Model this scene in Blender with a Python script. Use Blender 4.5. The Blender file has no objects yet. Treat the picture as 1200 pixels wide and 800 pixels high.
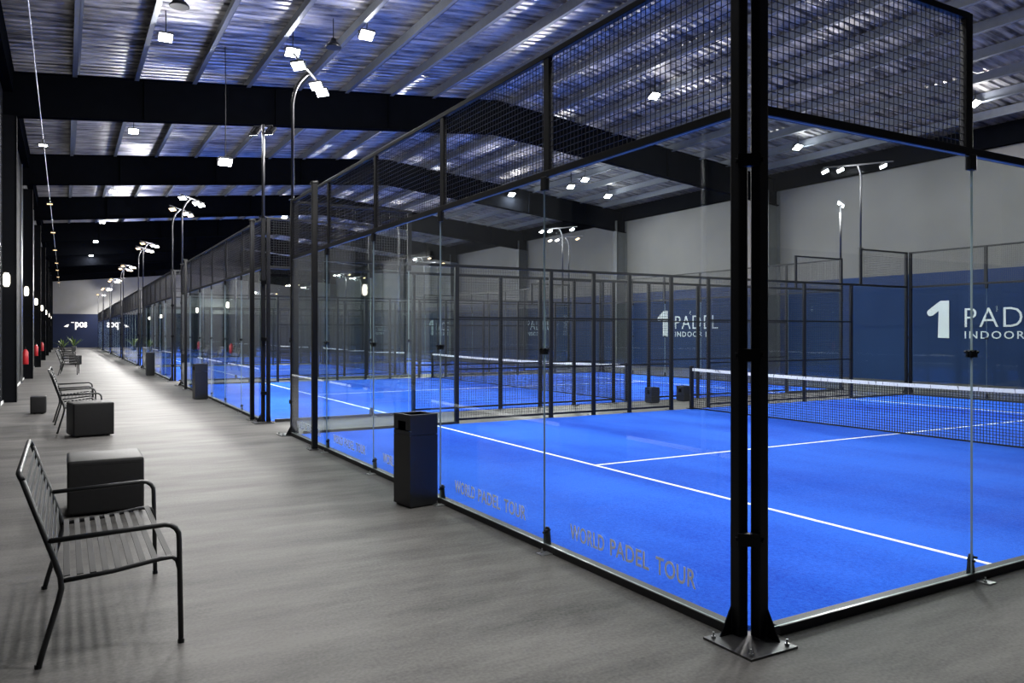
import bpy, bmesh, math, random
from mathutils import Vector, Matrix
random.seed(7)
R = math.radians
sc = bpy.context.scene
C = sc.collection

# ------------------------------------------------------------------ camera
cam_d = bpy.data.cameras.new('camera')
cam = bpy.data.objects.new('camera', cam_d); C.objects.link(cam)
cam.location = (-3.371, -3.161, 1.748)
cam.rotation_euler = (R(90), 0, -0.5215)
cam_d.sensor_width = 36.0
cam_d.lens = 912.7 / 1200 * 36
cam_d.shift_y = -10.3 / 1200
cam_d.clip_start = 0.05; cam_d.clip_end = 400
sc.camera = cam

# ------------------------------------------------------------------ world, exposure
w = bpy.data.worlds.new('world'); sc.world = w; w.use_nodes = True
w.node_tree.nodes['Background'].inputs[0].default_value = (0.5, 0.6, 0.8, 1)
w.node_tree.nodes['Background'].inputs[1].default_value = 0.02
sc.view_settings.view_transform = 'Standard'
sc.view_settings.look = 'None'
sc.view_settings.gamma = 1.0
sc.view_settings.use_curve_mapping = False
sc.view_settings.exposure = 0.2
sc.cycles.transparent_max_bounces = 96
sc.cycles.max_bounces = 8
sc.cycles.diffuse_bounces = 4
sc.cycles.glossy_bounces = 4
sc.cycles.sample_clamp_indirect = 6.0
sc.cycles.caustics_reflective = False
sc.cycles.caustics_refractive = False

POLE_W = 340.0       # watts of one lit floodlight bar
CEIL_W = 260.0       # hanging floods over the courts
CORR_W = 175.0       # hanging floods over the corridor
COOL = (1.0, 0.98, 0.945)

# ------------------------------------------------------------------ dimensions
L = 17.2             # court length (away from the corridor)
PANE0, PANE = 2.144, 2.0
NETX = 9.0
XW = 23.2            # sign wall
XL = -4.72           # corridor wall
YB, YE = -11.0, 101.5
RIDGE_X, RIDGE_Z, EAVE_Z = 9.4, 9.95, 8.6
def roof_z(x):
    if x <= RIDGE_X: return EAVE_Z + (RIDGE_Z-EAVE_Z)*(x-XL)/(RIDGE_X-XL)
    return EAVE_Z + (RIDGE_Z-EAVE_Z)*(XW-x)/(XW-RIDGE_X)
COURTS = [(0.0, 5), (12.4, 6), (27.2, 6), (42.0, 6), (56.8, 6), (71.6, 6), (86.4, 6)]
def cw(n): return 2*PANE0 + PANE*(n-2)
ORD = ['first', 'second', 'third', 'fourth', 'fifth', 'sixth', 'seventh']
def court_name(i):               # counted from the end wall
    return ORD[len(COURTS)-1-i]

# ------------------------------------------------------------------ materials
def nt(name):
    m = bpy.data.materials.new(name); m.use_nodes = True
    n = m.node_tree; b = n.nodes['Principled BSDF']
    return m, n, b
def simple(name, col, rough=0.5, metal=0.0, spec=0.5, noise=0.0, nscale=30.0, bump=0.0):
    m, n, b = nt(name)
    b.inputs['Base Color'].default_value = (*col, 1)
    b.inputs['Roughness'].default_value = rough
    b.inputs['Metallic'].default_value = metal
    b.inputs['Specular IOR Level'].default_value = spec
    if noise > 0 or bump > 0:
        tc = n.nodes.new('ShaderNodeTexCoord')
        tx = n.nodes.new('ShaderNodeTexNoise'); tx.inputs['Scale'].default_value = nscale
        tx.inputs['Detail'].default_value = 4
        n.links.new(tc.outputs['Object'], tx.inputs['Vector'])
        if noise > 0:
            mx = n.nodes.new('ShaderNodeMix'); mx.data_type = 'RGBA'
            mx.inputs[6].default_value = (*[c*(1-noise) for c in col], 1)
            mx.inputs[7].default_value = (*[min(1, c*(1+noise)) for c in col], 1)
            n.links.new(tx.outputs['Fac'], mx.inputs[0]); n.links.new(mx.outputs[2], b.inputs['Base Color'])
        if bump > 0:
            bp = n.nodes.new('ShaderNodeBump'); bp.inputs['Strength'].default_value = bump
            bp.inputs['Distance'].default_value = 0.01
            n.links.new(tx.outputs['Fac'], bp.inputs['Height']); n.links.new(bp.outputs[0], b.inputs['Normal'])
    return m
def emit(name, col, s):
    m, n, b = nt(name)
    b.inputs['Base Color'].default_value = (0.8, 0.8, 0.8, 1)
    b.inputs['Emission Color'].default_value = (*col, 1)
    b.inputs['Emission Strength'].default_value = s
    return m

M = {}
M['black'] = simple('black_powder_coat', (0.0035, 0.004, 0.006), 0.42, spec=0.3, noise=0.25, nscale=60)
M['rail'] = simple('black_rail_paint', (0.022, 0.022, 0.024), 0.55, noise=0.3, nscale=25)
M['wire'] = simple('black_wire', (0.018, 0.018, 0.02), 0.35, spec=0.6)
M['steel'] = simple('galvanised_steel', (0.55, 0.56, 0.58), 0.32, 0.9, noise=0.2, nscale=40)
M['plate'] = simple('dark_steel_plate', (0.10, 0.10, 0.105), 0.4, 0.8, noise=0.4, nscale=25)
M['pole'] = simple('pole_paint', (0.05, 0.05, 0.055), 0.35, 0.6)
def frost():
    m, n, b = nt('frosted_lettering')
    b.inputs['Base Color'].default_value = (0.92, 0.90, 0.86, 1); b.inputs['Roughness'].default_value = 0.6
    tl = n.nodes.new('ShaderNodeBsdfTranslucent'); tl.inputs[0].default_value = (0.95, 0.93, 0.88, 1)
    mx = n.nodes.new('ShaderNodeMixShader'); mx.inputs[0].default_value = 0.5
    n.links.new(b.outputs[0], mx.inputs[1]); n.links.new(tl.outputs[0], mx.inputs[2])
    n.links.new(mx.outputs[0], n.nodes['Material Output'].inputs['Surface'])
    return m
M['frost'] = frost()
M['white'] = simple('white_paint', (0.8, 0.8, 0.8), 0.6)
M['signwhite'] = simple('white_sign_letters', (0.78, 0.82, 0.85), 0.5)
M['line'] = simple('white_turf_line', (0.85, 0.87, 0.9), 0.85, noise=0.06, nscale=90)
M['benchm'] = simple('bench_metal', (0.018, 0.019, 0.021), 0.42, 0.1, noise=0.2, nscale=50)
M['slat'] = simple('bench_slat_metal', (0.013, 0.013, 0.014), 0.6, 0.0, spec=0.25, noise=0.25, nscale=40)
M['leather'] = simple('black_leatherette', (0.010, 0.010, 0.011), 0.55, spec=0.3, noise=0.2, nscale=20, bump=0.15)
M['bin'] = simple('black_bin_steel', (0.010, 0.011, 0.014), 0.35, noise=0.2, nscale=30)
M['inside'] = simple('dark_liner', (0.004, 0.004, 0.004), 0.9)
M['red'] = simple('extinguisher_red', (0.45, 0.015, 0.02), 0.35)
M['rafter'] = simple('dark_steel_paint', (0.003, 0.0035, 0.005), 0.8, spec=0.0, noise=0.35, nscale=3)
M['purlin'] = simple('grey_purlin', (0.13, 0.145, 0.175), 0.5, 0.2, noise=0.2, nscale=6)
M['column'] = simple('dark_column_paint', (0.004, 0.0045, 0.006), 0.7, spec=0.05, noise=0.2, nscale=5)
M['wallcol'] = simple('grey_column_paint', (0.07, 0.075, 0.08), 0.5, noise=0.25, nscale=4)
M['wall_left'] = simple('dark_corridor_wall', (0.010, 0.011, 0.014), 0.7, spec=0.2, noise=0.3, nscale=2)
M['net'] = simple('net_cord', (0.012, 0.012, 0.014), 0.8)
M['leaf'] = simple('leaf_green', (0.10, 0.16, 0.03), 0.5, noise=0.4, nscale=8)
M['pot'] = simple('pot_grey', (0.06, 0.06, 0.06), 0.6)
M['lens'] = emit('floodlight_lens', (0.95, 0.97, 1.0), 26.0)
M['wlens'] = emit('warm_floodlight_lens', (1.0, 0.66, 0.28), 2.6)
M['wall_lamp'] = emit('wall_lamp_glass', (1.0, 0.92, 0.75), 5.0)
M['signlit'] = emit('lit_sign_letters', (1.0, 0.93, 0.85), 0.7)
M['glass_edge'] = simple('glass_edge', (0.42, 0.52, 0.52), 0.25)

def glass():
    m, n, b = nt('clear_tempered_glass')
    n.nodes.remove(b)
    out = n.nodes['Material Output']
    tr = n.nodes.new('ShaderNodeBsdfTransparent'); tr.inputs[0].default_value = (0.92, 0.955, 0.95, 1)
    gl = n.nodes.new('ShaderNodeBsdfGlossy'); gl.inputs['Roughness'].default_value = 0.015
    gl.inputs['Color'].default_value = (0.95, 0.97, 1, 1)
    lw = n.nodes.new('ShaderNodeLayerWeight'); lw.inputs['Blend'].default_value = 0.5
    pw = n.nodes.new('ShaderNodeMath'); pw.operation = 'POWER'; pw.inputs[1].default_value = 5.0
    ma = n.nodes.new('ShaderNodeMath'); ma.operation = 'MULTIPLY_ADD'
    ma.inputs[1].default_value = 0.8; ma.inputs[2].default_value = 0.04
    mix = n.nodes.new('ShaderNodeMixShader')
    n.links.new(lw.outputs['Facing'], pw.inputs[0]); n.links.new(pw.outputs[0], ma.inputs[0])
    n.links.new(ma.outputs[0], mix.inputs[0]); n.links.new(tr.outputs[0], mix.inputs[1]); n.links.new(gl.outputs[0], mix.inputs[2])
    n.links.new(mix.outputs[0], out.inputs['Surface'])
    return m
M['glass'] = glass()

def turf():
    m, n, b = nt('blue_artificial_turf')
    tc = n.nodes.new('ShaderNodeTexCoord')
    big = n.nodes.new('ShaderNodeTexNoise'); big.inputs['Scale'].default_value = 0.55; big.inputs['Detail'].default_value = 5
    mp = n.nodes.new('ShaderNodeMapping'); mp.inputs['Scale'].default_value = (1.0, 0.35, 1)
    fine = n.nodes.new('ShaderNodeTexNoise'); fine.inputs['Scale'].default_value = 42; fine.inputs['Detail'].default_value = 6; fine.inputs['Roughness'].default_value = 0.7
    n.links.new(tc.outputs['Object'], mp.inputs[0]); n.links.new(mp.outputs[0], big.inputs['Vector'])
    n.links.new(tc.outputs['Object'], fine.inputs['Vector'])
    ad = n.nodes.new('ShaderNodeMath'); ad.operation = 'MULTIPLY_ADD'; ad.inputs[1].default_value = 0.7
    n.links.new(fine.outputs['Fac'], ad.inputs[0]); n.links.new(big.outputs['Fac'], ad.inputs[2])
    rp = n.nodes.new('ShaderNodeValToRGB')
    rp.color_ramp.elements[0].position = 0.60; rp.color_ramp.elements[0].color = (0.0015, 0.036, 0.38, 1)
    rp.color_ramp.elements[1].position = 0.94; rp.color_ramp.elements[1].color = (0.021, 0.122, 0.68, 1)
    n.links.new(ad.outputs[0], rp.inputs[0]); n.links.new(rp.outputs[0], b.inputs['Base Color'])
    b.inputs['Roughness'].default_value = 0.95; b.inputs['Specular IOR Level'].default_value = 0.1
    bp = n.nodes.new('ShaderNodeBump'); bp.inputs['Strength'].default_value = 0.6; bp.inputs['Distance'].default_value = 0.01
    n.links.new(fine.outputs['Fac'], bp.inputs['Height']); n.links.new(bp.outputs[0], b.inputs['Normal'])
    return m
M['turf'] = turf()

def concrete():
    m, n, b = nt('polished_grey_concrete')
    tc = n.nodes.new('ShaderNodeTexCoord')
    mp = n.nodes.new('ShaderNodeMapping'); mp.inputs['Scale'].default_value = (0.55, 2.2, 1); mp.inputs['Rotation'].default_value = (0, 0, R(28))
    a = n.nodes.new('ShaderNodeTexNoise'); a.inputs['Scale'].default_value = 0.9; a.inputs['Detail'].default_value = 10; a.inputs['Roughness'].default_value = 0.66  # broad streaks carry concrete mottle plus soft floor shadows painted into the colour
    c = n.nodes.new('ShaderNodeTexNoise'); c.inputs['Scale'].default_value = 48; c.inputs['Detail'].default_value = 2
    n.links.new(tc.outputs['Object'], mp.inputs[0]); n.links.new(mp.outputs[0], a.inputs['Vector'])
    n.links.new(tc.outputs['Object'], c.inputs['Vector'])
    ad = n.nodes.new('ShaderNodeMath'); ad.operation = 'MULTIPLY_ADD'; ad.inputs[1].default_value = 0.34
    n.links.new(c.outputs['Fac'], ad.inputs[0]); n.links.new(a.outputs['Fac'], ad.inputs[2])
    rp = n.nodes.new('ShaderNodeValToRGB')
    rp.color_ramp.elements[0].position = 0.47; rp.color_ramp.elements[0].color = (0.027, 0.0263, 0.0262, 1)
    rp.color_ramp.elements[1].position = 0.82; rp.color_ramp.elements[1].color = (0.122, 0.117, 0.114, 1)
    n.links.new(ad.outputs[0], rp.inputs[0]); n.links.new(rp.outputs[0], b.inputs['Base Color'])
    b.inputs['Roughness'].default_value = 0.6; b.inputs['Specular IOR Level'].default_value = 0.2
    return m
M['floor'] = concrete()

def two_tone(name, low, high, zsplit):
    m, n, b = nt(name)
    g = n.nodes.new('ShaderNodeNewGeometry'); s = n.nodes.new('ShaderNodeSeparateXYZ')
    n.links.new(g.outputs['Position'], s.inputs[0])
    gt = n.nodes.new('ShaderNodeMath'); gt.operation = 'GREATER_THAN'; gt.inputs[1].default_value = zsplit
    n.links.new(s.outputs['Z'], gt.inputs[0])
    tx = n.nodes.new('ShaderNodeTexNoise'); tx.inputs['Scale'].default_value = 0.7; tx.inputs['Detail'].default_value = 6
    n.links.new(g.outputs['Position'], tx.inputs['Vector'])
    mx = n.nodes.new('ShaderNodeMix'); mx.data_type = 'RGBA'
    mx.inputs[6].default_value = (*low, 1); mx.inputs[7].default_value = (*high, 1)
    n.links.new(gt.outputs[0], mx.inputs[0])
    hs = n.nodes.new('ShaderNodeHueSaturation')
    mr = n.nodes.new('ShaderNodeMapRange'); mr.inputs['To Min'].default_value = 0.82; mr.inputs['To Max'].default_value = 1.18
    n.links.new(tx.outputs['Fac'], mr.inputs['Value']); n.links.new(mr.outputs[0], hs.inputs['Value'])
    n.links.new(mx.outputs[2], hs.inputs['Color']); n.links.new(hs.outputs[0], b.inputs['Base Color'])
    b.inputs['Roughness'].default_value = 0.6; b.inputs['Specular IOR Level'].default_value = 0.2
    return m
M['wall_sign'] = two_tone('navy_and_grey_wall_paint', (0.008, 0.027, 0.095), (0.135, 0.134, 0.132), 3.87)
M['wall_end'] = two_tone('navy_and_pale_wall_paint', (0.010, 0.016, 0.045), (0.24, 0.236, 0.228), 3.95)

def foil():
    m, n, b = nt('foil_faced_roof_sheet')
    tc = n.nodes.new('ShaderNodeTexCoord')
    mp = n.nodes.new('ShaderNodeMapping'); mp.inputs['Scale'].default_value = (0.5, 3.0, 1)
    a = n.nodes.new('ShaderNodeTexNoise'); a.inputs['Scale'].default_value = 1.6; a.inputs['Detail'].default_value = 6; a.inputs['Roughness'].default_value = 0.6
    n.links.new(tc.outputs['Object'], mp.inputs[0]); n.links.new(mp.outputs[0], a.inputs['Vector'])
    rp = n.nodes.new('ShaderNodeValToRGB')
    rp.color_ramp.elements[0].position = 0.36; rp.color_ramp.elements[0].color = (0.10, 0.10, 0.115, 1)
    rp.color_ramp.elements[1].position = 0.62; rp.color_ramp.elements[1].color = (0.60, 0.585, 0.59, 1)
    n.links.new(a.outputs['Fac'], rp.inputs[0]); n.links.new(rp.outputs[0], b.inputs['Base Color'])
    b.inputs['Metallic'].default_value = 0.65; b.inputs['Roughness'].default_value = 0.33
    bp = n.nodes.new('ShaderNodeBump'); bp.inputs['Strength'].default_value = 0.35; bp.inputs['Distance'].default_value = 0.05
    n.links.new(a.outputs['Fac'], bp.inputs['Height']); n.links.new(bp.outputs[0], b.inputs['Normal'])
    return m
M['foil'] = foil()

def band():
    m, n, b = nt('printed_white_net_band')
    tc = n.nodes.new('ShaderNodeTexCoord')
    mp = n.nodes.new('ShaderNodeMapping'); mp.inputs['Scale'].default_value = (1, 22, 6)
    a = n.nodes.new('ShaderNodeTexNoise'); a.inputs['Scale'].default_value = 1.0; a.inputs['Detail'].default_value = 2
    n.links.new(tc.outputs['Object'], mp.inputs[0]); n.links.new(mp.outputs[0], a.inputs['Vector'])
    rp = n.nodes.new('ShaderNodeValToRGB'); rp.color_ramp.interpolation = 'LINEAR'
    rp.color_ramp.elements[0].position = 0.33; rp.color_ramp.elements[0].color = (0.22, 0.22, 0.24, 1)
    rp.color_ramp.elements[1].position = 0.42; rp.color_ramp.elements[1].color = (0.82, 0.83, 0.85, 1)
    n.links.new(a.outputs['Fac'], rp.inputs[0]); n.links.new(rp.outputs[0], b.inputs['Base Color'])
    b.inputs['Roughness'].default_value = 0.7
    return m
M['band'] = band()

# ------------------------------------------------------------------ helpers
class MB:
    """collects boxes, bars and tubes, builds them as one mesh"""
    def __init__(self): self.v = []; self.f = []; self.mi = []
    def box(self, c, s, mi=0, rot=None):
        b = len(self.v); x, y, z = [k/2 for k in s]
        pts = [Vector(p) for p in ((-x,-y,-z),(x,-y,-z),(x,y,-z),(-x,y,-z),(-x,-y,z),(x,-y,z),(x,y,z),(-x,y,z))]
        for p in pts:
            if rot: p = rot @ p
            self.v.append(tuple(p + Vector(c)))
        for f in ((0,3,2,1),(4,5,6,7),(0,1,5,4),(1,2,6,5),(2,3,7,6),(3,0,4,7)):
            self.f.append(tuple(b+i for i in f)); self.mi.append(mi)
        return self
    def prism(self, poly, a, bb, ax=0, mi=0):
        """polygon in the plane across axis ax, from a to bb along it"""
        b = len(self.v); k = len(poly)
        for t in (a, bb):
            for (p, q) in poly:
                self.v.append((t, p, q) if ax == 0 else (p, t, q) if ax == 1 else (p, q, t))
        self.f.append(tuple(b+i for i in range(k))[::-1]); self.mi.append(mi)
        self.f.append(tuple(b+k+i for i in range(k))); self.mi.append(mi)
        for i in range(k):
            j = (i+1) % k
            self.f.append((b+i, b+j, b+k+j, b+k+i)); self.mi.append(mi)
        return self
    def tube(self, pts, r, n=8, mi=0, cap=True):
        pts = [Vector(p) for p in pts]; b0 = len(self.v)
        rs = r if isinstance(r, (list, tuple)) else [r]*len(pts)
        up = None
        for i, p in enumerate(pts):
            t = (pts[min(i+1, len(pts)-1)] - pts[max(i-1, 0)]).normalized()
            if up is None:
                up = Vector((0, 0, 1)) if abs(t.z) < 0.9 else Vector((1, 0, 0))
            u = (up - t*up.dot(t)).normalized(); v = t.cross(u); up = u
            for k in range(n):
                a = 2*math.pi*k/n
                self.v.append(tuple(p + (u*math.cos(a) + v*math.sin(a))*rs[i]))
        for i in range(len(pts)-1):
            for k in range(n):
                a, bq = b0+i*n+k, b0+i*n+(k+1) % n
                self.f.append((a, bq, bq+n, a+n)); self.mi.append(mi)
        if cap:
            self.f.append(tuple(b0+k for k in range(n))[::-1]); self.mi.append(mi)
            e = b0+(len(pts)-1)*n
            self.f.append(tuple(e+k for k in range(n))); self.mi.append(mi)
        return self
    def mesh(self, name, mats, smooth=False):
        me = bpy.data.meshes.new(name)
        me.from_pydata(self.v, [], self.f)
        for m in (mats if isinstance(mats, (list, tuple)) else [mats]): me.materials.append(m)
        me.polygons.foreach_set('material_index', self.mi)
        if smooth: me.polygons.foreach_set('use_smooth', [len(f) <= 4 for f in self.f])
        me.update()
        return me
    def build(self, name, mats, parent=None, loc=(0,0,0), smooth=False):
        return place(name, self.mesh(name, mats, smooth), parent, loc)

def place(name, me, parent=None, loc=(0,0,0), rot=None):
    o = bpy.data.objects.new(name, me); C.objects.link(o)
    if parent: o.parent = parent
    o.location = loc
    if rot: o.rotation_euler = rot
    return o
def tag(o, label=None, cat=None, group=None, kind=None):
    if label: o['label'] = label
    if cat: o['category'] = cat
    if group: o['group'] = group
    if kind: o['kind'] = kind
    return o
def empty(name, loc=(0,0,0), rz=0.0):
    o = bpy.data.objects.new(name, None); C.objects.link(o)
    o.empty_display_size = 0.2; o.location = loc; o.rotation_euler = (0,0,rz)
    return o
def copy_tree(o, parent=None):
    c = o.copy(); C.objects.link(c); c.parent = parent
    for ch in o.children: copy_tree(ch, c)
    return c
_cache = {}
def bevel_mesh(me, w, seg=2):
    bm = bmesh.new(); bm.from_mesh(me)
    bmesh.ops.bevel(bm, geom=bm.edges[:], offset=w, segments=seg, profile=0.6, affect='EDGES')
    bm.to_mesh(me); bm.free()
def pbox(name, parent, c, s, mat, bev=0.0):
    """a box part that shares its mesh with every alike box"""
    key = (round(s[0], 4), round(s[1], 4), round(s[2], 4), mat, bev)
    if key not in _cache:
        me = MB().box((0,0,0), s).mesh(name, M[mat])
        if bev: bevel_mesh(me, bev)
        _cache[key] = me
    return place(name, _cache[key], parent, c)
def arc(c, r, a0, a1, n, plane='xz'):
    out = []
    for i in range(n+1):
        a = R(a0 + (a1-a0)*i/n)
        out.append((c[0]+r*math.cos(a), c[1], c[2]+r*math.sin(a)) if plane == 'xz' else (c[0], c[1]+r*math.cos(a), c[2]+r*math.sin(a)))
    return out
def text_mesh(s, size, depth, align='LEFT', spacing=1.0, offset=0.0):
    cu = bpy.data.curves.new('lettering', 'FONT'); cu.body = s; cu.size = size
    cu.extrude = depth/2; cu.align_x = align; cu.space_character = spacing; cu.resolution_u = 3; cu.offset = offset
    o = bpy.data.objects.new('lettering', cu); C.objects.link(o)
    bpy.context.view_layer.update()
    me = bpy.data.meshes.new_from_object(o.evaluated_get(bpy.context.evaluated_depsgraph_get()))
    bpy.data.objects.remove(o); bpy.data.curves.remove(cu)
    return me
def fit_text(me, width, height):
    xs = [v.co.x for v in me.vertices]; ys = [v.co.y for v in me.vertices]
    sx = width/(max(xs)-min(xs)); sy = height/(max(ys)-min(ys)); x0, y0 = min(xs), min(ys)
    for v in me.vertices: v.co.x = (v.co.x-x0)*sx; v.co.y = (v.co.y-y0)*sy
    return me
def area(name, loc, target, sx, sy, watts, parent=None, col=COOL, spread=180):
    d = bpy.data.lights.new(name, 'AREA'); d.shape = 'RECTANGLE'; d.size = sx; d.size_y = sy
    d.energy = watts; d.color = col; d.spread = R(spread)
    o = bpy.data.objects.new(name, d); C.objects.link(o)
    if parent: o.parent = parent
    o.location = loc
    o.rotation_euler = (Vector(target)-Vector(loc)).to_track_quat('-Z', 'Y').to_euler()
    return o

def spill(loc, watts, parent):
    d = bpy.data.lights.new('lens_spill', 'POINT'); d.energy = watts; d.color = COOL; d.shadow_soft_size = 0.07
    o = bpy.data.objects.new('lens_spill', d); C.objects.link(o); o.parent = parent; o.location = loc
    return o

# ------------------------------------------------------------------ the hall
def struct(o): o['kind'] = 'structure'; return o
struct(MB().box(((XL+XW)/2, (YB+YE)/2, -0.1), (XW-XL+1, YE-YB+1, 0.2)).build('floor', M['floor']))
wl = struct(MB().box((XL-0.15, (YB+YE)/2, EAVE_Z/2+0.2), (0.3, YE-YB, EAVE_Z+0.4)).build('wall_left', M['wall_left']))
wr = struct(MB().box((XW+0.15, (YB+YE)/2, EAVE_Z/2+0.2), (0.3, YE-YB, EAVE_Z+0.4)).build('wall_right', M['wall_sign']))
we = struct(MB().prism([(XL-.3,0),(XW+.3,0),(XW+.3,EAVE_Z+.4),(RIDGE_X,RIDGE_Z+.4),(XL-.3,EAVE_Z+.4)], YE, YE+0.3, ax=1).build('wall_end', M['wall_end']))
wb = struct(MB().prism([(XL-.3,0),(XW+.3,0),(XW+.3,EAVE_Z+.4),(RIDGE_X,RIDGE_Z+.4),(XL-.3,EAVE_Z+.4)], YB-0.3, YB, ax=1).build('wall_back', M['wall_end']))
struct(MB().box((XL+0.015, (YB+YE)/2, 0.03), (0.03, YE-YB, 0.06)).build('baseboard_left', M['white']))

# corrugated roof, ribs running down the slope
def roof():
    v, f = [], []
    prof = [(0.0, 0.0), (0.15, 0.0), (0.19, 0.045), (0.24, 0.045)]
    ys = []
    y = YB-0.3
    while y < YE+0.3:
        for (dy, dz) in prof: ys.append((y+dy, dz))
        y += 0.28
    xs = [XL-0.3, RIDGE_X, XW+0.3]
    zs = [roof_z(XL)-0.03, RIDGE_Z, EAVE_Z-0.03]
    for (yy, dz) in ys:
        for x, z in zip(xs, zs): v.append((x, yy, z+dz))
    for i in range(len(ys)-1):
        for k in range(2):
            a = i*3+k; f.append((a, a+1, a+4, a+3))
    # outer skin a little above closes the roof
    b = len(v)
    for yy in (YB-0.3, YE+0.3):
        for x, z in zip(xs, zs): v.append((x, yy, z+0.12))
    for k in range(2): f.append((b+k, b+k+1, b+k+4, b+k+3))
    me = bpy.data.meshes.new('ceiling'); me.from_pydata(v, [], f); me.materials.append(M['foil']); me.update()
    return place('ceiling', me)
ceil = struct(roof())
RAFT = [20.2 + 10.45*k for k in (-2, 0, 1, 2, 3, 4, 5, 6, 7)]
def rafter_mesh():
    mb = MB(); D = 1.12; top = 0.30
    def seg(x0, x1, y0, y1, lo, hi):
        b = len(mb.v)
        for (x, y) in ((x0,y0),(x1,y0),(x1,y1),(x0,y1)):
            mb.v.append((x, y, roof_z(x)-hi)); 
        for (x, y) in ((x0,y0),(x1,y0),(x1,y1),(x0,y1)):
            mb.v.append((x, y, roof_z(x)-lo))
        for q in ((0,3,2,1),(4,5,6,7),(0,1,5,4),(1,2,6,5),(2,3,7,6),(3,0,4,7)):
            mb.f.append(tuple(b+i for i in q)); mb.mi.append(0)
    for x0, x1 in ((XL, RIDGE_X), (RIDGE_X, XW)):
        seg(x0, x1, -0.012, 0.012, top, top+D)
        seg(x0, x1, -0.14, 0.14, top, top+0.025)
        seg(x0, x1, -0.14, 0.14, top+D-0.025, top+D)
    for x in (-1.5, 2.0, 5.5, 13.0, 17.0, 20.5):
        for s in (-1, 1):
            mb.box((x, s*0.07, roof_z(x)-top-D/2), (0.012, 0.12, D-0.06))
    return mb.mesh('rafter', M['rafter'])
rm = rafter_mesh()
for y in RAFT: place('rafter', rm, ceil, (0, y, 0))
# Z-purlins along the hall
pm = MB().box((0, 0, 0), (0.02, YE-YB, 0.30)).box((-0.05, 0, -0.141), (0.11, YE-YB, 0.018)).box((0.05, 0, 0.141), (0.10, YE-YB, 0.018)).mesh('purlin', M['purlin'])
px = -3.1
while px < XW-0.4:
    place('purlin', pm, ceil, (px, (YB+YE)/2, roof_z(px)-0.18), (0, R(-5 if px < RIDGE_X else 5), 0))
    px += 1.46
MB().box((XL+0.11, (YB+YE)/2, EAVE_Z-0.42), (0.22, YE-YB, 0.72)).build('eave_beam', M['rafter'], ceil)
MB().box((XW-0.11, (YB+YE)/2, EAVE_Z-0.42), (0.22, YE-YB, 0.72)).build('eave_beam', M['rafter'], ceil)
# columns
LCOL = [-3.4, 8.4, 20.2, 31.8, 43.2, 54.8, 66.4, 78.0, 89.6]
cm = MB().box((0, 0, 3.6), (0.30, 0.34, 7.2)).box((0.155, 0, 3.6), (0.012, 0.40, 7.2)).mesh('column', M['column'])
for y in LCOL: place('column', cm, wl, (XL+0.145, y, 0))
pm2 = MB().tube([(0,0,0),(0,0,7.6)], 0.035, 8).mesh('downpipe', M['steel'], True)
for y in LCOL: place('downpipe', pm2, wl, (XL+0.05, y+8.6, 0))
cm2 = MB().box((0, 0, 3.9), (0.70, 0.02, 7.8)).box((-0.34, 0, 3.9), (0.025, 0.34, 7.8)).box((0.34, 0, 3.9), (0.025, 0.34, 7.8)).mesh('column', M['wallcol'])
for y in RAFT: place('column', cm2, wr, (XW-0.36, y, 0))
d1 = struct(MB().box((XL+0.02, 16.6, 1.9), (0.04, 3.4, 3.7)).build('window_1', M['wallcol']))
mbw = MB()
for (y, z, sy, sz) in ((14.9,1.9,.06,3.8),(16.6,1.9,.06,3.8),(18.3,1.9,.06,3.8),(16.6,3.78,3.46,.06),(16.6,.03,3.46,.06)):
    mbw.box((XL+0.05, y, z), (0.04, sy, sz))
mbw.build('window_frame', M['black'], d1)

# ------------------------------------------------------------------ turf, lines
for i, (y0, n) in enumerate(COURTS):
    W = cw(n)
    t = MB().box((L/2, W/2, 0.006), (L-0.16, W-0.16, 0.012)).build('court_turf', M['turf'], None, (0, y0, 0))
    tag(t, f'blue artificial turf of the {court_name(i)} padel court from the navy end wall', 'turf', 'blue padel court turfs')
    for x in (2.65, L-2.65):
        pbox('court_line', t, (x, W/2, 0.0135), (0.05, W-0.2, 0.003), 'line')
    pbox('court_line', t, (L/2, W/2, 0.0135), (L-5.3, 0.05, 0.003), 'line')

# ------------------------------------------------------------------ cages
def mesh_panel(wd, ht, pitch=0.05, t=0.0042):
    """welded wire panel in the YZ plane, corner at the origin"""
    key = ('wire', round(wd, 3), round(ht, 3), pitch)
    if key in _cache: return _cache[key]
    mb = MB()
    def bar(p, q, ax):
        b = len(mb.v); h = t/2
        o = ((-h,-h),(h,-h),(h,h),(-h,h))
        for e in (p, q):
            for (a, c) in o:
                mb.v.append((e[0]+a, e[1]+(c if ax == 'z' else 0), e[2]+(c if ax == 'y' else 0)))
        for k in range(4):
            j = (k+1) % 4; mb.f.append((b+k, b+j, b+4+j, b+4+k)); mb.mi.append(0)
    k = int(wd/pitch)
    for i in range(1, k+1):
        y = i*wd/(k+1); bar((0, y, 0), (0, y, ht), 'z')
    k = int(ht/pitch)
    for i in range(1, k+1):
        z = i*ht/(k+1); bar((0.004, 0, z), (0.004, wd, z), 'y')
    me = mb.mesh('wire_mesh', M['wire']); _cache[key] = me
    return me
def pane_mesh(wd, ht):
    key = ('pane', round(wd, 3), round(ht, 3))
    if key in _cache: return _cache[key]
    mb = MB().box((0, 0, 0), (0.012, wd-0.008, ht))
    me = mb.mesh('glass_pane', [M['glass'], M['glass_edge']])
    for p in me.polygons: p.material_index = 0 if abs(p.normal.x) > 0.9 else 1
    _cache[key] = me
    return me
LET = {}
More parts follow.
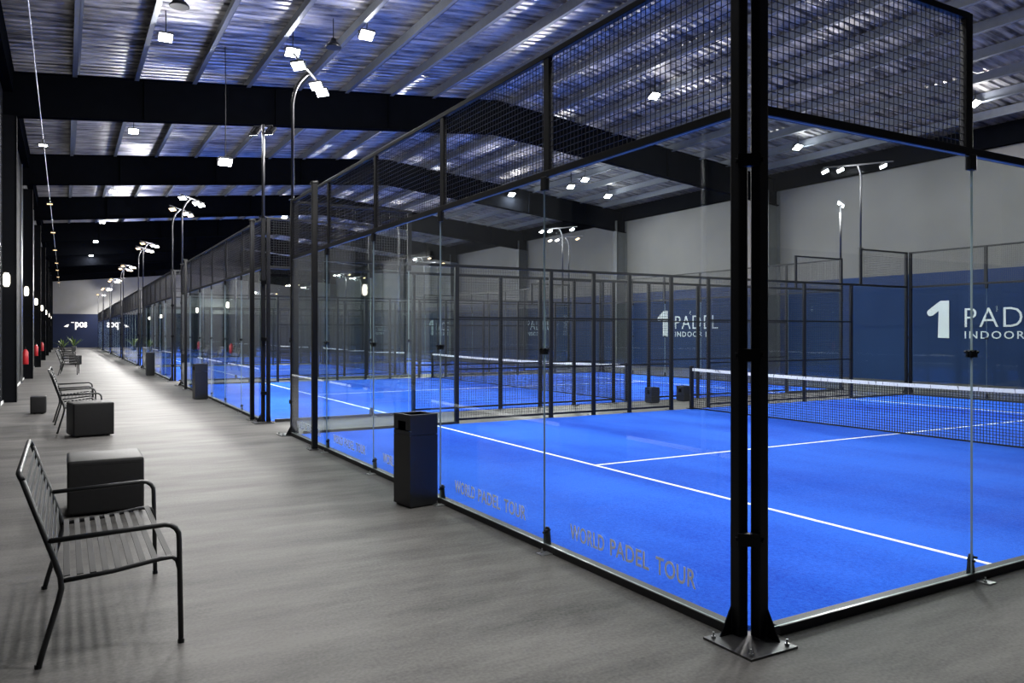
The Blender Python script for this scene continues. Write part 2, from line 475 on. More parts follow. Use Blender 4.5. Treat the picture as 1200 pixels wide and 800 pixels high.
def lettering():
    if not LET:
        x = 0.0
        for wd, width in (('WORLD', 0.43), ('PADEL', 0.42), ('TOUR', 0.37)):
            me = fit_text(text_mesh(wd, 0.14, 0.002, spacing=1.05, offset=0.0015), width, 0.115)
            me.materials.clear(); me.materials.append(M['frost']); LET[wd] = (me, x); x += width+0.07
    return LET
def clampm():
    if 'clamp' not in _cache:
        mb = MB().box((0.014, 0, 0), (0.012, 0.075, 0.05)).box((-0.014, 0, 0), (0.012, 0.075, 0.05))
        for sy in (-1, 1):
            mb.tube([(-0.034, sy*0.026, 0.012), (0.034, sy*0.026, 0.012)], 0.010, 6)
        _cache['clamp'] = mb.mesh('glass_clamp', M['black'])
    return _cache['clamp']
def tabm():
    if 'tab' not in _cache:
        mb = MB().prism([(-0.045,0.0),(0.045,0.0),(0.028,0.115),(0.016,0.135),(-0.016,0.135),(-0.028,0.115)], 0.012, 0.024)
        mb.tube([(-0.02, -0.012, 0.112), (0.034, -0.012, 0.112)], 0.009, 6)
        mb.tube([(-0.02, 0.012, 0.09), (0.034, 0.012, 0.09)], 0.009, 6)
        _cache['tab'] = mb.mesh('glass_foot_clamp', M['black'])
    return _cache['tab']
def footm():
    if 'foot' not in _cache:
        _cache['foot'] = MB().box((-0.05, 0, 0.004), (0.10, 0.09, 0.008)).mesh('foot_plate', M['steel'])
        _cache['bolt'] = MB().tube([(0,0,0),(0,0,0.012)], 0.013, 6).tube([(0,0,0.012),(0,0,0.035)], 0.006, 6).mesh('bolt', M['steel'])
    return _cache['foot'], _cache['bolt']
PS = 0.07
def cornerm():
    """base plate with gussets for a corner that opens towards +x +y"""
    if 'corner' not in _cache:
        mb = MB().box((-0.03, -0.03, 0.006), (0.36, 0.36, 0.012))
        _cache['corner'] = mb.mesh('base_plate', M['plate'])
        # gusset triangles on the outer faces of both posts
        tri = [(-0.125,0.012),(-0.04,0.012),(-0.04,0.17)]
        _cache['gusset'] = [MB().prism(tri, 0.10, 0.108, ax=k).mesh('gusset', M['black']) for k in (0, 1)]
    return _cache['corner'], _cache['gusset']

SIDE_POSTS = [3.13, 5.27, 6.34, 7.30, 8.49, 9.62, 11.3, 12.9, 14.73]
def cage(y0, n, detail, label):
    W = cw(n)
    root = tag(empty('padel_court_cage', (0, y0, 0)), label, 'court cage', 'glass and mesh court cages')
    seams = [PANE0 + PANE*k for k in range(n-1)]
    edges = [0.10] + seams + [W-0.10]
    foot, bolt = footm(); cornerp, gusset = cornerm()
    for side in (0, 1):
        X = 0 if side == 0 else L
        s = 1 if side == 0 else -1                      # towards the inside
        rz = 0 if side == 0 else math.pi
        pbox('base_rail', root, (X+s*0.005, W/2, 0.027), (0.085, W-0.2, 0.054), 'rail', 0.004)
        pbox('middle_rail', root, (X+s*0.01, W/2, 3.025), (0.05, W-0.2, 0.055), 'black', 0.004)
        pbox('top_rail', root, (X+s*0.01, W/2, 3.98), (0.045, W-0.1, 0.045), 'black', 0.004)
        for a, b in zip(edges[:-1], edges[1:]):
            p = place('glass_pane', pane_mesh(b-a, 2.93), root, (X-s*0.022, (a+b)/2, 0.055+2.93/2))
            if side == 0 and detail:
                # reads from the corridor: starts at the end away from the corner
                for me, dx in lettering().values():
                    place('lettering', me, p, (-0.0085, 0.64-dx, 0.18-0.055-2.93/2), (R(90), 0, R(-90)))
            wp = place('wire_mesh', mesh_panel(b-a-0.06, 0.92), root, (X+s*0.01, a+0.03, 3.05)); wp['kind'] = 'stuff'
        for y in seams:
            pbox('upright', root, (X+s*0.012, y, 3.5), (0.04, 0.08, 0.93), 'black', 0.004)
            place('glass_clamp', clampm(), root, (X-s*0.022, y, 1.6), (0, 0, rz))
            pbox('top_clamp', root, (X-s*0.018, y, 2.945), (0.045, 0.07, 0.11), 'black', 0.006)
            place('glass_foot_clamp', tabm(), root, (X-s*0.022, y-0.02, 0.054), (0, 0, rz))
            f = place('foot_plate', foot, root, (X-s*0.035, y-0.1, 0), (0, 0, rz))
            place('bolt', bolt, f, (-0.06, 0.02, 0.008))
    for side in (0, 1):
        Y = 0 if side == 0 else W
        s = 1 if side == 0 else -1
        rz = R(90) if side == 0 else R(-90)
        pbox('base_rail', root, (1.67, Y+s*0.005, 0.027), (2.92, 0.085, 0.054), 'rail', 0.004)
        pbox('base_rail', root, ((14.73+L-0.1)/2, Y+s*0.005, 0.027), (L-0.1-14.73, 0.085, 0.054), 'rail', 0.004)
        pbox('middle_rail', root, (L/2, Y+s*0.01, 3.025), (L-0.2, 0.05, 0.055), 'black', 0.004)
        for a, b in ((0.10, 2.16), (2.16, 3.11), (14.75, L-0.10)):
            place('glass_pane', pane_mesh(b-a, 2.93), root, ((a+b)/2, Y-s*0.022, 0.055+2.93/2), (0, 0, R(90)))
        x = 2.16
        place('glass_clamp', clampm(), root, (x, Y-s*0.022, 1.6), (0, 0, rz))
        pbox('top_clamp', root, (x, Y-s*0.018, 2.945), (0.07, 0.045, 0.11), 'black', 0.006)
        place('glass_foot_clamp', tabm(), root, (x+0.02, Y-s*0.022, 0.054), (0, 0, rz))
        f = place('foot_plate', foot, root, (x+0.06, Y-s*0.035, 0), (0, 0, rz)); place('bolt', bolt, f, (-0.06, 0.02, 0.008))
        for a, b, e in ((0.10, 2.16, 2.16), (15.12, L-0.10, 15.12)):
            pbox('top_rail', root, ((a+b)/2, Y+s*0.01, 3.98), (b-a, 0.045, 0.045), 'black', 0.004)
            pbox('upright', root, (e, Y+s*0.012, 3.525), (0.08, 0.045, 0.95), 'black', 0.004)
            wp = place('wire_mesh', mesh_panel(b-a-0.08, 0.92), root, (b-0.04, Y+s*0.01, 3.05), (0, 0, R(90))); wp['kind'] = 'stuff'
        for x in SIDE_POSTS:
            pbox('fence_post', root, (x, Y+s*0.01, 1.5), (0.08, 0.06, 3.0), 'black', 0.005)
            pbox('post_foot', root, (x, Y-s*0.04, 0.006), (0.12, 0.18, 0.012), 'plate')
        for a, b in zip(SIDE_POSTS[:-1], SIDE_POSTS[1:]):
            if abs(a-8.49) < 0.01: continue              # the way in beside the net
            for z, h in ((0.09, 0.04), (1.05, 0.03), (2.04, 0.03)):
                pbox('fence_rail', root, ((a+b)/2, Y+s*0.012, z), (b-a-0.07, 0.03, h), 'black')
            wp = place('wire_mesh', mesh_panel(b-a-0.08, 2.88, 0.055), root, (b-0.04, Y+s*0.01, 0.11), (0, 0, R(90))); wp['kind'] = 'stuff'
    # twin corner posts on shared base plates
    for (cx, cy, ax, ay, rot) in ((0,0,1,1,0), (L,0,-1,1,R(90)), (L,W,-1,-1,R(180)), (0,W,1,-1,R(270))):
        for (x, y) in ((0.0, 0.079), (0.079, 0.0)):
            pbox('corner_post', root, (cx+ax*x, cy+ay*y, 2.0+0.006), (PS, PS, 4.0-0.012), 'black', 0.006)
        bp = place('base_plate', cornerp, root, (cx, cy, 0), (0, 0, rot))
        for g in gusset: place('gusset', g, bp, (0, 0, 0))
        if detail or True:
            for (bx, by) in ((-0.17,-0.17),(-0.17,0.11),(0.11,-0.17)):
                place('bolt', bolt, bp, (bx, by, 0.012))
        for z in (0.57, 1.62, 2.73):
            q = MB() if ('cc') not in _cache else None
            if q:
                q.box((0.03, 0.03, 0), (0.03, 0.03, 0.05)).tube([(-0.055,0.06,0),(0.06,0.06,0)], 0.014, 8).tube([(0.06,-0.055,0),(0.06,0.06,0)], 0.014, 8)
                q.box((0.012, 0.012, 0), (0.05, 0.125, 0.07), rot=Matrix.Rotation(R(45), 3, 'Z'))
                _cache['cc'] = q.mesh('corner_clamp', M['black'])
            place('corner_clamp', _cache['cc'], root, (cx, cy, z), (0, 0, rot))
    return root
c1 = cage(COURTS[0][0], 5, True, 'glass and mesh cage with pale lettering along its panes, seventh from end wall')
c2 = cage(COURTS[1][0], 6, False, 'glass and mesh padel cage, sixth counted from the navy end wall')
for i in range(2, len(COURTS)):
    c = copy_tree(c2); c.location = (0, COURTS[i][0], 0)
    c['label'] = f'glass and mesh padel cage, {court_name(i)} counted from the navy end wall'
# free standing posts on the corridor side of the cages
for (y, lab) in ((8.46, 'black steel post standing against the lettered glass cage near its far corner'),
                 (12.95, 'black steel post just past the gap between the lettered cage and the next'),
                 (22.8, 'black steel post beside the tall bin of the sixth cage from end wall')):
    t = tag(empty('steel_post', (-0.115, y, 0)), lab, 'post', 'posts in front of the glass')
    pbox('shaft', t, (0, 0, 2.0), (0.08, 0.08, 3.98), 'black', 0.006)
    pbox('base_plate', t, (-0.03, 0, 0.005), (0.14, 0.2, 0.010), 'plate')
    pbox('cap', t, (0, 0, 4.0), (0.10, 0.10, 0.03), 'black', 0.006)
    for s in (-1, 1): place('bolt', _cache['bolt'], t, (-0.075, s*0.075, 0.01))

# ------------------------------------------------------------------ nets
def net(W):
    root = empty('padel_net')
    for y in (0.12, W-0.12):
        pbox('net_post', root, (0, y, 0.49), (0.08, 0.07, 0.98), 'black', 0.008)
        pbox('post_foot', root, (0, y, 0.02), (0.22, 0.12, 0.015), 'black', 0.004)
    me = mesh_panel(W-0.34, 0.80, 0.0481, 0.0075)
    me = me.copy(); me.materials.clear(); me.materials.append(M['net'])
    p = place('net_mesh', me, root, (0, 0.17, 0.03)); p['kind'] = 'stuff'
    bm_ = MB()
    k = 24
    for i in range(k):      # the band sags a little towards the centre
        ya = 0.13+(W-0.26)*i/k; yb = 0.13+(W-0.26)*(i+1)/k
        za = 0.90-0.05*math.sin(math.pi*i/k); zb = 0.90-0.05*math.sin(math.pi*(i+1)/k)
        b = len(bm_.v)
        for (y, z) in ((ya, za), (yb, zb)):
            for (x, dz) in ((-0.012,-0.03),(0.012,-0.03),(0.012,0.03),(-0.012,0.03)): bm_.v.append((x, y, z+dz))
        for q in range(4):
            j = (q+1) % 4; bm_.f.append((b+q, b+j, b+4+j, b+4+q)); bm_.mi.append(0)
    bm_.build('net_band', M['band'], root)
    pbox('bottom_cord', root, (0, W/2, 0.028), (0.02, W-0.3, 0.025), 'black')
    return root
nets = {5: net(cw(5)), 6: net(cw(6))}
for i, (y0, n) in enumerate(COURTS):
    o = nets[n] if i < 2 else copy_tree(nets[6])
    o.location = (NETX, y0, 0.012)
    tag(o, f'net with printed white band across the {court_name(i)} court from end wall', 'net', 'padel nets')

# ------------------------------------------------------------------ floodlight poles
def flood_mesh():
    if 'flood' not in _cache:
        mb = MB().box((0, 0, 0.04), (0.30, 0.24, 0.05)).box((0, 0, 0.075), (0.18, 0.16, 0.03))
        for k in range(5): mb.box((-0.10+0.05*k, 0, 0.10), (0.008, 0.14, 0.03))
        mb.box((0.155, 0, 0.06), (0.012, 0.03, 0.12)).box((-0.155, 0, 0.06), (0.012, 0.03, 0.12)).box((0, 0, 0.118), (0.32, 0.03, 0.012))
        _cache['flood'] = mb.mesh('floodlight', M['pole'])
        _cache['lens'] = MB().box((0, 0, 0.010), (0.27, 0.21, 0.010)).mesh('lens', M['lens'])
        _cache['wlens'] = MB().box((0, 0, 0.010), (0.27, 0.21, 0.010)).mesh('lens', M['wlens'])
    return _cache['flood'], _cache['lens']
def goose_pole(sgn, warm):
    """swan-neck pole with a cross bar of four floods, foot at the origin (top of a cage post)"""
    root = empty('floodlight_pole')
    fl, ln = flood_mesh()
    if warm: ln = _cache['wlens']
    pts = [(0,0,0.006), (0,0,1.62)]
    for k in range(1, 8):
        a = R(90*k/7*0.72); pts.append((sgn*0.45*(1-math.cos(a)), -0.1*k/7, 1.62+0.62*math.sin(a)))
    end = pts[-1]
    MB().tube(pts, 0.026, 8).build('pole', M['pole'], root, smooth=True)
    pbox('pole_foot', root, (0, 0, 0.012), (0.11, 0.11, 0.014), 'black')
    d = Vector((0.52*sgn, 0.85, 0)).normalized()
    c = Vector(end)+Vector((0, 0, 0.02))
    MB().tube([c-d*0.85, c+d*0.85], 0.022, 6).build('cross_bar', M['pole'], root)
    for t in (-0.62, 0.42, 0.80):
        q = c+d*t
        o = place('floodlight', fl, root, (q.x, q.y, q.z-0.115), (R(-26), R(-8*sgn), math.atan2(d.y, d.x)-R(90))); o.scale = (0.72, 0.8, 0.75)
        place('lens', ln, o)
    return root, c
def straight_pole():
    """straight pole with two floods turned in over the court"""
    root = empty('floodlight_pole')
    fl, ln = flood_mesh()
    MB().tube([(0,0,0.006), (0,0,1.82)], 0.03, 8).build('pole', M['pole'], root, smooth=True)
    pbox('pole_foot', root, (0, 0, 0.012), (0.12, 0.12, 0.014), 'black')
    MB().tube([(0,-0.2,1.78), (0,0.2,1.78)], 0.02, 6).build('cross_bar', M['pole'], root)
    for t in (-0.16, 0.16):
        o = place('floodlight', fl, root, (0, t, 1.66), (0, R(-42), 0)); o.scale = (0.75, 0.75, 0.75)
        place('lens', ln, o)
    return root
gp = {}
for i, (y0, n) in enumerate(COURTS):
    W = cw(n)
    warm = i >= 2
    for (x, y, kind, sgn, where) in ((0.0, 0.079, 's', 1, 'corridor corner away from the end wall'),
                                     (0.0, W-0.079, 'g', 1, 'corridor corner towards the end wall'),
                                     (L, 0.079, 's', -1, 'sign wall corner away from the end wall'),
                                     (15.12, W-0.012, 'g', -1, 'sign wall side towards the end wall')):
        if i >= 2 and kind == 's' : kind = 'g'
        key = (kind, sgn, warm)
        if key not in gp:
            gp[key] = straight_pole() if kind == 's' else goose_pole(sgn, warm)[0]
            if kind == 's' and sgn < 0: pass
            o = gp[key]
        else:
            o = copy_tree(gp[key])
        o.location = (x, y0+y, 4.0)
        if kind == 's': o.rotation_euler = (0, 0, R(50) if sgn > 0 else R(130))
        tag(o, f'floodlight pole on {court_name(i)} cage from end wall, {where}', 'light pole', 'floodlight poles on the cages')
        lx = x+sgn*0.5
        if kind == 's': area('floodlight_beam', (0.16, 0, 1.55), (1.6, 0, 0), 0.5, 0.25, POLE_W, o); spill((0.25, 0, 1.5), POLE_W*0.3, o)
        else: area('floodlight_beam', (sgn*0.5, 0, 1.98), (sgn*1.5, -0.3, 0), 0.9, 0.3, POLE_W, o); spill((sgn*0.5, 0, 1.92), POLE_W*0.42, o)

# ------------------------------------------------------------------ hanging floods
def hanging(loc, label, watts, group, size=1.0, warm=False, cat='floodlight'):
    root = tag(empty('hanging_floodlight', loc), label, cat, group)
    fl, ln = flood_mesh()
    o = place('floodlight', fl, root, (0, 0, 0), (R(-32), 0, 0)); o.scale = (size, size, size)
    place('lens', _cache['wlens'] if warm else ln, o)
    h = roof_z(loc[0])-0.005-loc[2]
    MB().tube([(0,0,0.11*size), (0.01,0,h*0.5), (0,0,h)], 0.012, 6).build('cable', M['black'], root)
    if watts: area('floodlight_beam', (0, 0, -0.03), (0, 0, -2), 0.3*size, 0.25*size, watts, root); spill((0, -0.12, -0.1), watts*0.22, root)
    return root
yy = 14.2
for k, y in enumerate((2.5, 15.7, 25.0, 37.5, 49.0, 60.5, 72.0, 83.5, 95.0)):
    hanging((-1.42 if k > 0 else -1.2, y, 8.3), 'square floodlight hanging on a cable over the grey corridor, bay %s from end wall' % (['ninth','eighth','seventh','sixth','fifth','fourth','third','second','first'][k]),
            CORR_W, 'floods hanging over the corridor')
for (x, y, z, where) in ((2.77, 14.36, 8.7, 'over the corridor half of the sixth court'), (1.41, 15.8, 8.5, 'just inside the corridor glass of the sixth court'),
                         (12.34, 15.4, 9.0, 'past the net on the lettered side of the sixth court'),
                         (17.0, 26.8, 8.5, 'over the gap between the sixth and fifth courts, sign wall end'), (16.6, 25.1, 8.5, 'over the sign wall end edge of the sixth court'),
                         (19.65, 27.5, 8.4, 'between the fifth court and the sign wall'), (15.9, 30.4, 8.6, 'over the sign wall end of the fifth court'),
                         (19.85, 16.3, 8.5, 'between the sixth court and the sign wall'), (19.97, 9.98, 8.5, 'between the lettered cage and the sign wall'),
                         (11.0, 6.1, 9.05, 'past the net over the lettered cage, added to brighten the roof'), (7.3, 7.5, 9.2, 'just before the net over the lettered cage, added to brighten the roof'), (4.5, 2.5, 8.9, 'over the service line of the lettered cage'), (0.2, 17.8, 6.1, 'low on a long cable over the corridor glass of the sixth cage'),  # both floods by the net are added to brighten the roof
                         (9.0, 34.0, 9.2, 'over the net of the fifth court'), (9.0, 48.0, 9.2, 'over the net of the fourth court'), (9.0, 63.0, 9.2, 'over the net of the third court'),
                         (9.0, 78.0, 9.2, 'over the net of the second court'), (9.0, 92.0, 9.2, 'over the net of the first court')):
    hanging((x, y, z), 'square floodlight hanging ' + where, CEIL_W, 'floods hanging over the courts', 1.15)
def high_bay(loc, lab):
    t = tag(empty('high_bay_lamp', loc), lab, 'lamp', 'unlit round lamps under the roof')
    MB().tube([(0,0,0),(0,0,0.015),(0,0,0.10),(0,0,0.16),(0,0,0.22)], [0.19,0.20,0.14,0.07,0.06], 16).build('dome', M['black'], t, smooth=True)
    MB().tube([(0,0,0.2),(0,0,roof_z(loc[0])-0.01-loc[2])], 0.012, 6).build('stem', M['black'], t)
high_bay((-1.35, 13.9, 8.35), 'unlit black dome lamp under the roof over the corridor, beside a square floodlight')
high_bay((2.2, 15.1, 8.55), 'unlit black dome lamp under the roof inside the corridor glass line')
# string of small spots along the corridor wall
tag(MB().tube([(-3.88, YB+0.1, 7.08), (-3.88, YE-0.1, 7.08)], 0.014, 6).build('light_cable', M['steel']), 'long thin cable strung along the corridor under the dark rafters', 'cable')
for k, y in enumerate((21.75, 33.0, 43.2, 53.0, 63.4, 71.0, 80.0, 89.0)):
    t = tag(empty('cable_spotlight', (-3.88, y, 6.86)), f'small bright spot on the corridor cable, {ORD[7-k] if k else "eighth"} from the end wall', 'spotlight', 'spots on the corridor cable')
    MB().box((0,0,0.05), (0.20,0.16,0.06)).box((0,0,0.14), (0.03,0.03,0.12)).build('housing', M['pole'], t)
    MB().box((0,-0.03,0.012), (0.19,0.15,0.016)).build('lens', M['lens'] if k == 0 else M['wlens'], t)

# ------------------------------------------------------------------ wall lamps, extinguishers
for k, y in enumerate(LCOL[2:]):
    t = tag(empty('wall_lamp', (XL, y-0.55, 3.05 if k == 0 else 3.3)), f'glowing wall lamp by the {ORD[6-k]} dark pier counted from the end wall', 'wall lamp', 'wall lamps along the corridor')
    MB().box((0.02,0,0), (0.04,0.14,0.40)).box((0.09,0,0.178), (0.14,0.1,0.016)).box((0.09,0,-0.178), (0.14,0.1,0.016)).build('bracket', M['black'], t)
    MB().tube([(0.11,0,-0.17), (0.11,0,-0.1), (0.11,0,0.1), (0.11,0,0.17)], [0.04,0.075,0.075,0.04], 12).build('glass_cylinder', M['wall_lamp'], t, smooth=True)
for k, y in enumerate((29.6, 41.4, 53.2)):
    t = tag(empty('fire_extinguisher', (XL+0.14, y, 0.62)), f'red fire extinguisher hung on corridor wall before the {("sixth","fifth","fourth")[k]} pier from end wall', 'extinguisher', 'extinguishers on the corridor wall')
    MB().tube([(0,0,0),(0,0,0.02),(0,0,0.42),(0,0,0.50),(0,0,0.54)], [0.085,0.095,0.095,0.06,0.03], 14).build('cylinder', M['red'], t, smooth=True)
    MB().box((0,0,0.57), (0.05,0.05,0.06)).box((0,-0.06,0.61), (0.02,0.16,0.015)).build('valve', M['black'], t)
    MB().tube([(0,0.03,0.57),(0.02,0.11,0.52),(0.02,0.12,0.30),(0.02,0.11,0.2)], 0.012, 6).build('hose', M['black'], t)
    MB().box((-0.12,0,0.3), (0.03,0.06,0.3)).build('bracket', M['steel'], t)

# ------------------------------------------------------------------ benches
def bench():
    root = empty('garden_bench')
    H = 0.725                                             # half length
    for s in (-1, 1):
        y = s*H
        # rear leg bending into the back upright
        MB().tube([(-0.345,y,0.0), (-0.325,y,0.08), (-0.255,y,0.33), (-0.240,y,0.40), (-0.245,y,0.46), (-0.275,y,0.56), (-0.415,y,0.985)], 0.015, 8).build('rear_leg', M['benchm'], root, smooth=True)
        # front leg running over into the armrest
        MB().tube([(0.345,y,0.0), (0.335,y,0.58)] + [(0.335-0.075+0.075*math.cos(R(a)), y, 0.60+0.075*math.sin(R(a))) for a in (15,40,65,90)] + [(0.05,y,0.668), (-0.315,y,0.655)], 0.0145, 8).build('front_leg', M['benchm'], root, smooth=True)
        MB().tube([(-0.245,y*0.99,0.435), (0.0,y*0.99,0.452), (0.24,y*0.99,0.485), (0.30,y*0.99,0.487), (0.325,y*0.99,0.465), (0.336,y*0.99,0.42)], 0.013, 8).build('seat_rail', M['benchm'], root, smooth=True)
        for (x) in (-0.345, 0.345):
            place('foot_cap', bench_cap(), root, (x, y, 0))
    top = [(-0.415,-H,0.985), (-0.425,-H+0.012,1.005), (-0.432,-H+0.04,1.018), (-0.432,H-0.04,1.018), (-0.425,H-0.012,1.005), (-0.415,H,0.985)]
    MB().tube(top, 0.015, 8).build('top_bar', M['benchm'], root, smooth=True)
    # seat slats
    for k in range(9):
        x = -0.215+0.0615*k
        z = 0.448+0.0675*max(0, (x+0.05))*1.0+0.012
        if k == 8: x, z = 0.285, 0.497
        me = slat_mesh(2*H-0.02, 0.032, 0.005)
        place('seat_slat', me, root, (x, 0, z), (0, R(-4), 0))
    for k in range(9):
        t = 0.06+0.106*k
        x = -0.262+(-0.424+0.262)*t; z = 0.515+(0.985-0.515)*t
        place('back_slat', slat_mesh(2*H-0.02, 0.028, 0.005), root, (x+0.006, 0, z), (0, R(71), 0))
    return root
def bench_cap():
    if 'bcap' not in _cache: _cache['bcap'] = MB().tube([(0,0,0),(0,0,0.022)], 0.018, 8).mesh('foot_cap', M['black'])
    return _cache['bcap']
def slat_mesh(l, wd, th):
    key = ('slat', l, wd, th)
    if key not in _cache:
        me = MB().box((0,0,0), (wd, l, th)).mesh('slat', M['slat']); bevel_mesh(me, 0.0015, 1); _cache[key] = me
    return _cache[key]
b0 = bench()
BENCH = [(-3.145, 2.31, 0, 'black slatted metal bench standing on its own, an ottoman cube past its arm'),
         (-3.16, 13.2, 2, 'black slatted metal bench with an ottoman pushed against its near arm'),
         (-3.20, 15.2, -1, 'black slatted metal bench placed right behind the bench touching the ottoman')]
for k, y in enumerate((34.6, 38.4, 43.2, 49.0, 56.0, 64.0)):
    BENCH.append((-3.22+0.06*(k % 2), y, (-3, 2, 0, 1, 0, 2)[k], f'black slatted metal bench, {ORD[5-k]} in the row counted from the potted plants'))
for k, (x, y, a, lab) in enumerate(BENCH):
    o = b0 if k == 0 else copy_tree(b0)
    o.location = (x, y, 0); o.rotation_euler = (0, 0, R(a))
    tag(o, lab, 'bench', 'slatted benches along the corridor')

# ------------------------------------------------------------------ ottomans
def ottoman(loc, rz, lab, s=(0.66, 0.66, 0.52)):
    t = tag(empty('ottoman', loc, R(rz)), lab, 'ottoman', 'ottoman cubes in the corridor')
    me = MB().box((0,0,0), (s[0], s[1], s[2]-0.02)).mesh('upholstery', M['leather']); bevel_mesh(me, 0.028, 3)
    me.polygons.foreach_set('use_smooth', [True]*len(me.polygons)); 
    place('upholstery', me, t, (0, 0, s[2]/2+0.01))
    mb = MB(); z = s[2]-0.045
    a, b = s[0]/2-0.003, s[1]/2-0.003; r = 0.035
    loop = []
    for (cx, cy, a0) in ((a-r,b-r,0),(-a+r,b-r,90),(-a+r,-b+r,180),(a-r,-b+r,270)):
        for q in (0, 30, 60, 90): loop.append((cx+r*math.cos(R(a0+q)), cy+r*math.sin(R(a0+q)), z))
    loop.append(loop[0])
    mb.tube(loop, 0.005, 5, cap=False).build('piping', M['leather'], t)
    for sx in (-1, 1):
        for sy in (-1, 1): pbox('foot', t, (sx*(s[0]/2-0.08), sy*(s[1]/2-0.08), 0.006), (0.05,0.05,0.012), 'black')
    return t
ottoman((-3.02, 5.63, 0), 0, 'black leatherette ottoman cube standing alone beyond the lone bench', (0.66, 0.70, 0.53))
ottoman((-2.99, 11.98, 0), 10, 'black leatherette ottoman cube pushed against the near arm of a bench', (0.62, 0.60, 0.57))
ottoman((-2.85, 46.1, 0), 0, 'black leatherette ottoman cube far along, between two distant benches', (0.6, 0.6, 0.5))
ottoman((-3.86, 16.6, 0), 0, 'low black box between the corridor wall and a bench back', (0.3, 0.4, 0.38))  # a plain dark box, built with the ottoman shape

# ------------------------------------------------------------------ bins
def litter_bin(loc, rz, lab, s=(0.32, 0.33, 0.92)):
    t = tag(empty('litter_bin', loc, R(rz)), lab, 'bin', 'tall black litter bins')
    a, b, h = s[0]/2, s[1]/2, s[2]; th = 0.012; zs = h-0.20
    mb = MB()
    for (cx, cy, sx, sy) in ((-a+th/2,0,th,s[1]),(a-th/2,0,th,s[1]),(0,-b+th/2,s[0]-2*th,th),(0,b-th/2,s[0]-2*th,th)):
        mb.box((cx, cy, (0.02+zs)/2), (sx, sy, zs-0.02))
    mb.box((0,0,0.015), (s[0]-0.04, s[1]-0.04, 0.03))
    mb.build('body', M['bin'], t)
    hd = MB(); z0 = zs+0.004
    for (cx, sx) in ((a-th/2, th),): hd.box((cx, 0, (z0+h)/2), (sx, s[1], h-z0))
    for cy in (-b+th/2, b-th/2): hd.box((0, cy, (z0+h)/2), (s[0]-2*th, th, h-z0))
    # side with the throw-in slot
    hd.box((-a+th/2, 0, z0+0.02), (th, s[1], 0.04)).box((-a+th/2, 0, h-0.03), (th, s[1], 0.06))
    hd.box((-a+th/2, -b+0.045, (z0+h)/2), (th, 0.09, h-z0-0.10)).box((-a+th/2, b-0.045, (z0+h)/2), (th, 0.09, h-z0-0.10))
    hd.build('hood', M['bin'], t)
    rim = MB()
    for (cx, cy, sx, sy) in ((-a+0.02,0,0.04,s[1]),(a-0.02,0,0.04,s[1]),(0,-b+0.02,s[0]-0.08,0.04),(0,b-0.02,s[0]-0.08,0.04)):
        rim.box((cx, cy, h+0.004), (sx, sy, 0.008))
    rim.build('ash_rim', M['rail'], t)
    MB().box((0,0,h-0.05), (s[0]-2*th-0.002, s[1]-2*th-0.002, 0.01)).build('ash_tray', M['inside'], t)
    return t
litter_bin((-0.265, 4.22, 0), 8, 'tall black bin against the glass of the lettered cage')
litter_bin((-0.27, 18.75, 0), 4, 'tall black bin against the glass of the sixth cage from end wall')
litter_bin((-0.33, 31.9, 0), 0, 'tall black bin against the glass of the fifth cage from end wall')
litter_bin((10.4, 11.95, 0), 0, 'short black bin in the aisle beside the lettered cage, farther from the corridor', (0.28, 0.28, 0.38))
litter_bin((9.35, 11.95, 0), 0, 'short black ball basket in the aisle beside the lettered cage, nearer the corridor', (0.26, 0.26, 0.38))  # stands for a ball basket, built with the bin shape

# ------------------------------------------------------------------ signs
def one_logo():
    pts = [(235,120),(340,120),(340,561),(206,557),(214,238),(140,292)]
    for a in range(60, 250, 25):
        pts.append((112+40*math.cos(R(a)), 258+40*math.sin(R(a))))
    pts.append((88,226))
    poly = [((p[0]-72)*0.00295, (561-p[1])*0.00295) for p in pts]
    me = bpy.data.meshes.new('logo_numeral')
    bm = bmesh.new()
    f = bm.faces.new([bm.verts.new((p[0], p[1], 0)) for p in poly])
    r = bmesh.ops.extrude_face_region(bm, geom=[f])
    for e in r['geom']:
        if isinstance(e, bmesh.types.BMVert): e.co.z += 0.012
    bmesh.ops.recalc_face_normals(bm, faces=bm.faces[:])
    bm.to_mesh(me); bm.free(); me.materials.append(M['signwhite'])
    return me
lg = one_logo()
t1 = fit_text(text_mesh('PADEL', 0.7, 0.012, spacing=1.12, offset=-0.008), 2.95, 0.64)
t2 = fit_text(text_mesh('INDOOR B', 0.3, 0.012, spacing=1.25), 2.35, 0.25)
for m_ in (t1, t2): m_.materials.clear(); m_.materials.append(M['signwhite'])
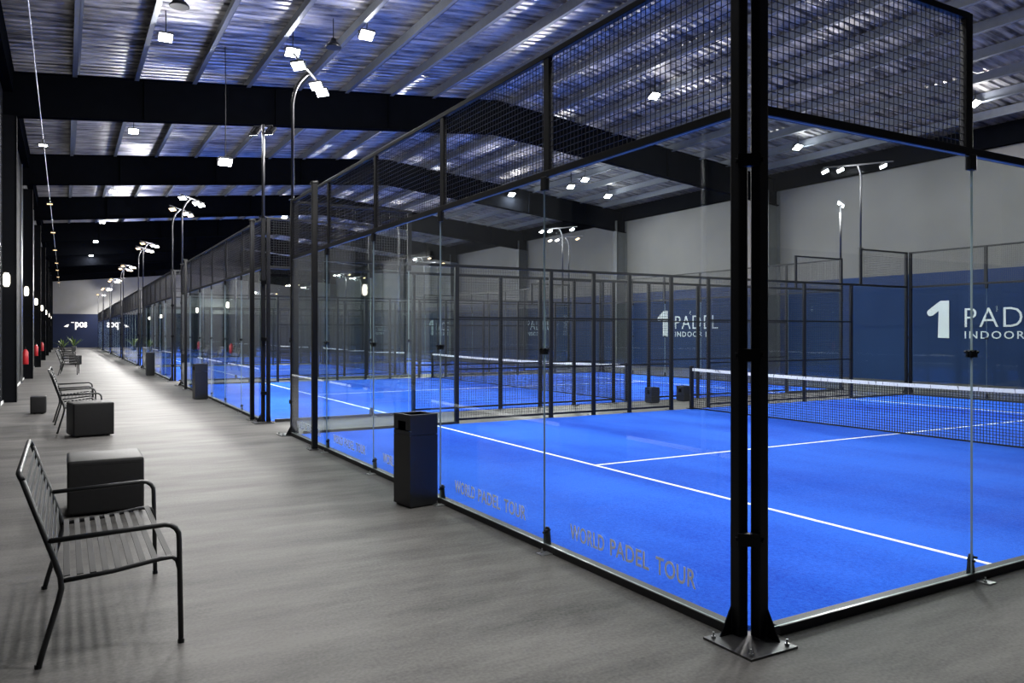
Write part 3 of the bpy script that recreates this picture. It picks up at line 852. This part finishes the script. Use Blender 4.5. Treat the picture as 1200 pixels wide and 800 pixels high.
for k in range(6):
    y = 13.47+14.5*k
    t = tag(empty('wall_sign', (XW-0.008, y, 1.56)), f'large white numeral and lettering on navy wall facing the {ORD[6-k]} court from end wall', 'sign', 'white signs along the navy wall')
    rot = (R(90), 0, R(-90))
    place('logo_numeral', lg, t, (-0.004, 0, 0), rot)
    place('large_lettering', t1, t, (-0.004, -1.33, 0.38), rot)
    place('small_lettering', t2, t, (-0.004, -1.33, -0.01), rot)
t = tag(empty('end_wall_sign', (-2.3, YE-0.02, 2.1)), 'glowing pale lettering sign on the navy end wall of the corridor', 'sign')
me = fit_text(text_mesh('pos', 1.0, 0.05, offset=0.03), 1.25, 0.9); me.materials.clear(); me.materials.append(M['signlit'])
place('lettering', me, t, (0, 0, 0), (R(90), 0, 0))
me = MB().prism([(-1.15,0.35),(-0.75,0.30),(-0.62,0.62),(-0.85,0.58)], -0.04, 0.0, ax=1).build('logo_mark', M['signlit'], t)
MB().box((-0.25, -0.02, 0.85), (0.3, 0.04, 0.09)).build('logo_mark', M['signlit'], t)

# ------------------------------------------------------------------ potted plants at the end of the corridor
def plant(loc, lab, h):
    t = tag(empty('potted_plant', loc), lab, 'plant', 'potted plants at the corridor end')
    MB().tube([(0,0,0),(0,0,0.05),(0,0,0.45),(0,0,0.46)], [0.16,0.18,0.24,0.2], 12).build('pot', M['pot'], t, smooth=True)
    for k in range(14):
        a = k*2.4; el = R(38+random.random()*45); ln = h*(0.55+0.45*random.random())
        d = Vector((math.cos(a)*math.cos(el), math.sin(a)*math.cos(el), math.sin(el)))
        s = d.cross(Vector((0,0,1))).normalized()*0.07
        p0 = Vector((0,0,0.42)); p1 = p0+d*ln*0.55; p2 = p0+d*ln-Vector((0,0,0.12*h))
        up = Vector((0,0,0.008))
        me = bpy.data.meshes.new('leaf')
        vs = [p0-s*0.2, p0+s*0.2, p1+s, p2, p1-s]
        vs = vs+[q-up for q in vs]
        me.from_pydata([tuple(q) for q in vs], [], [(0,1,2,4),(4,2,3),(6,5,9,7),(9,8,7),(0,5,6,1),(1,6,7,2),(2,7,8,3),(3,8,9,4),(4,9,5,0)])
        me.materials.append(M['leaf']); me.update()
        place('leaf', me, t)
    return t
plant((-3.5, 76.0, 0), 'potted plant with long pale leaves nearer the last bench', 1.3)
plant((-2.6, 82.0, 0), 'potted plant with long pale leaves nearer the end wall sign', 1.5)
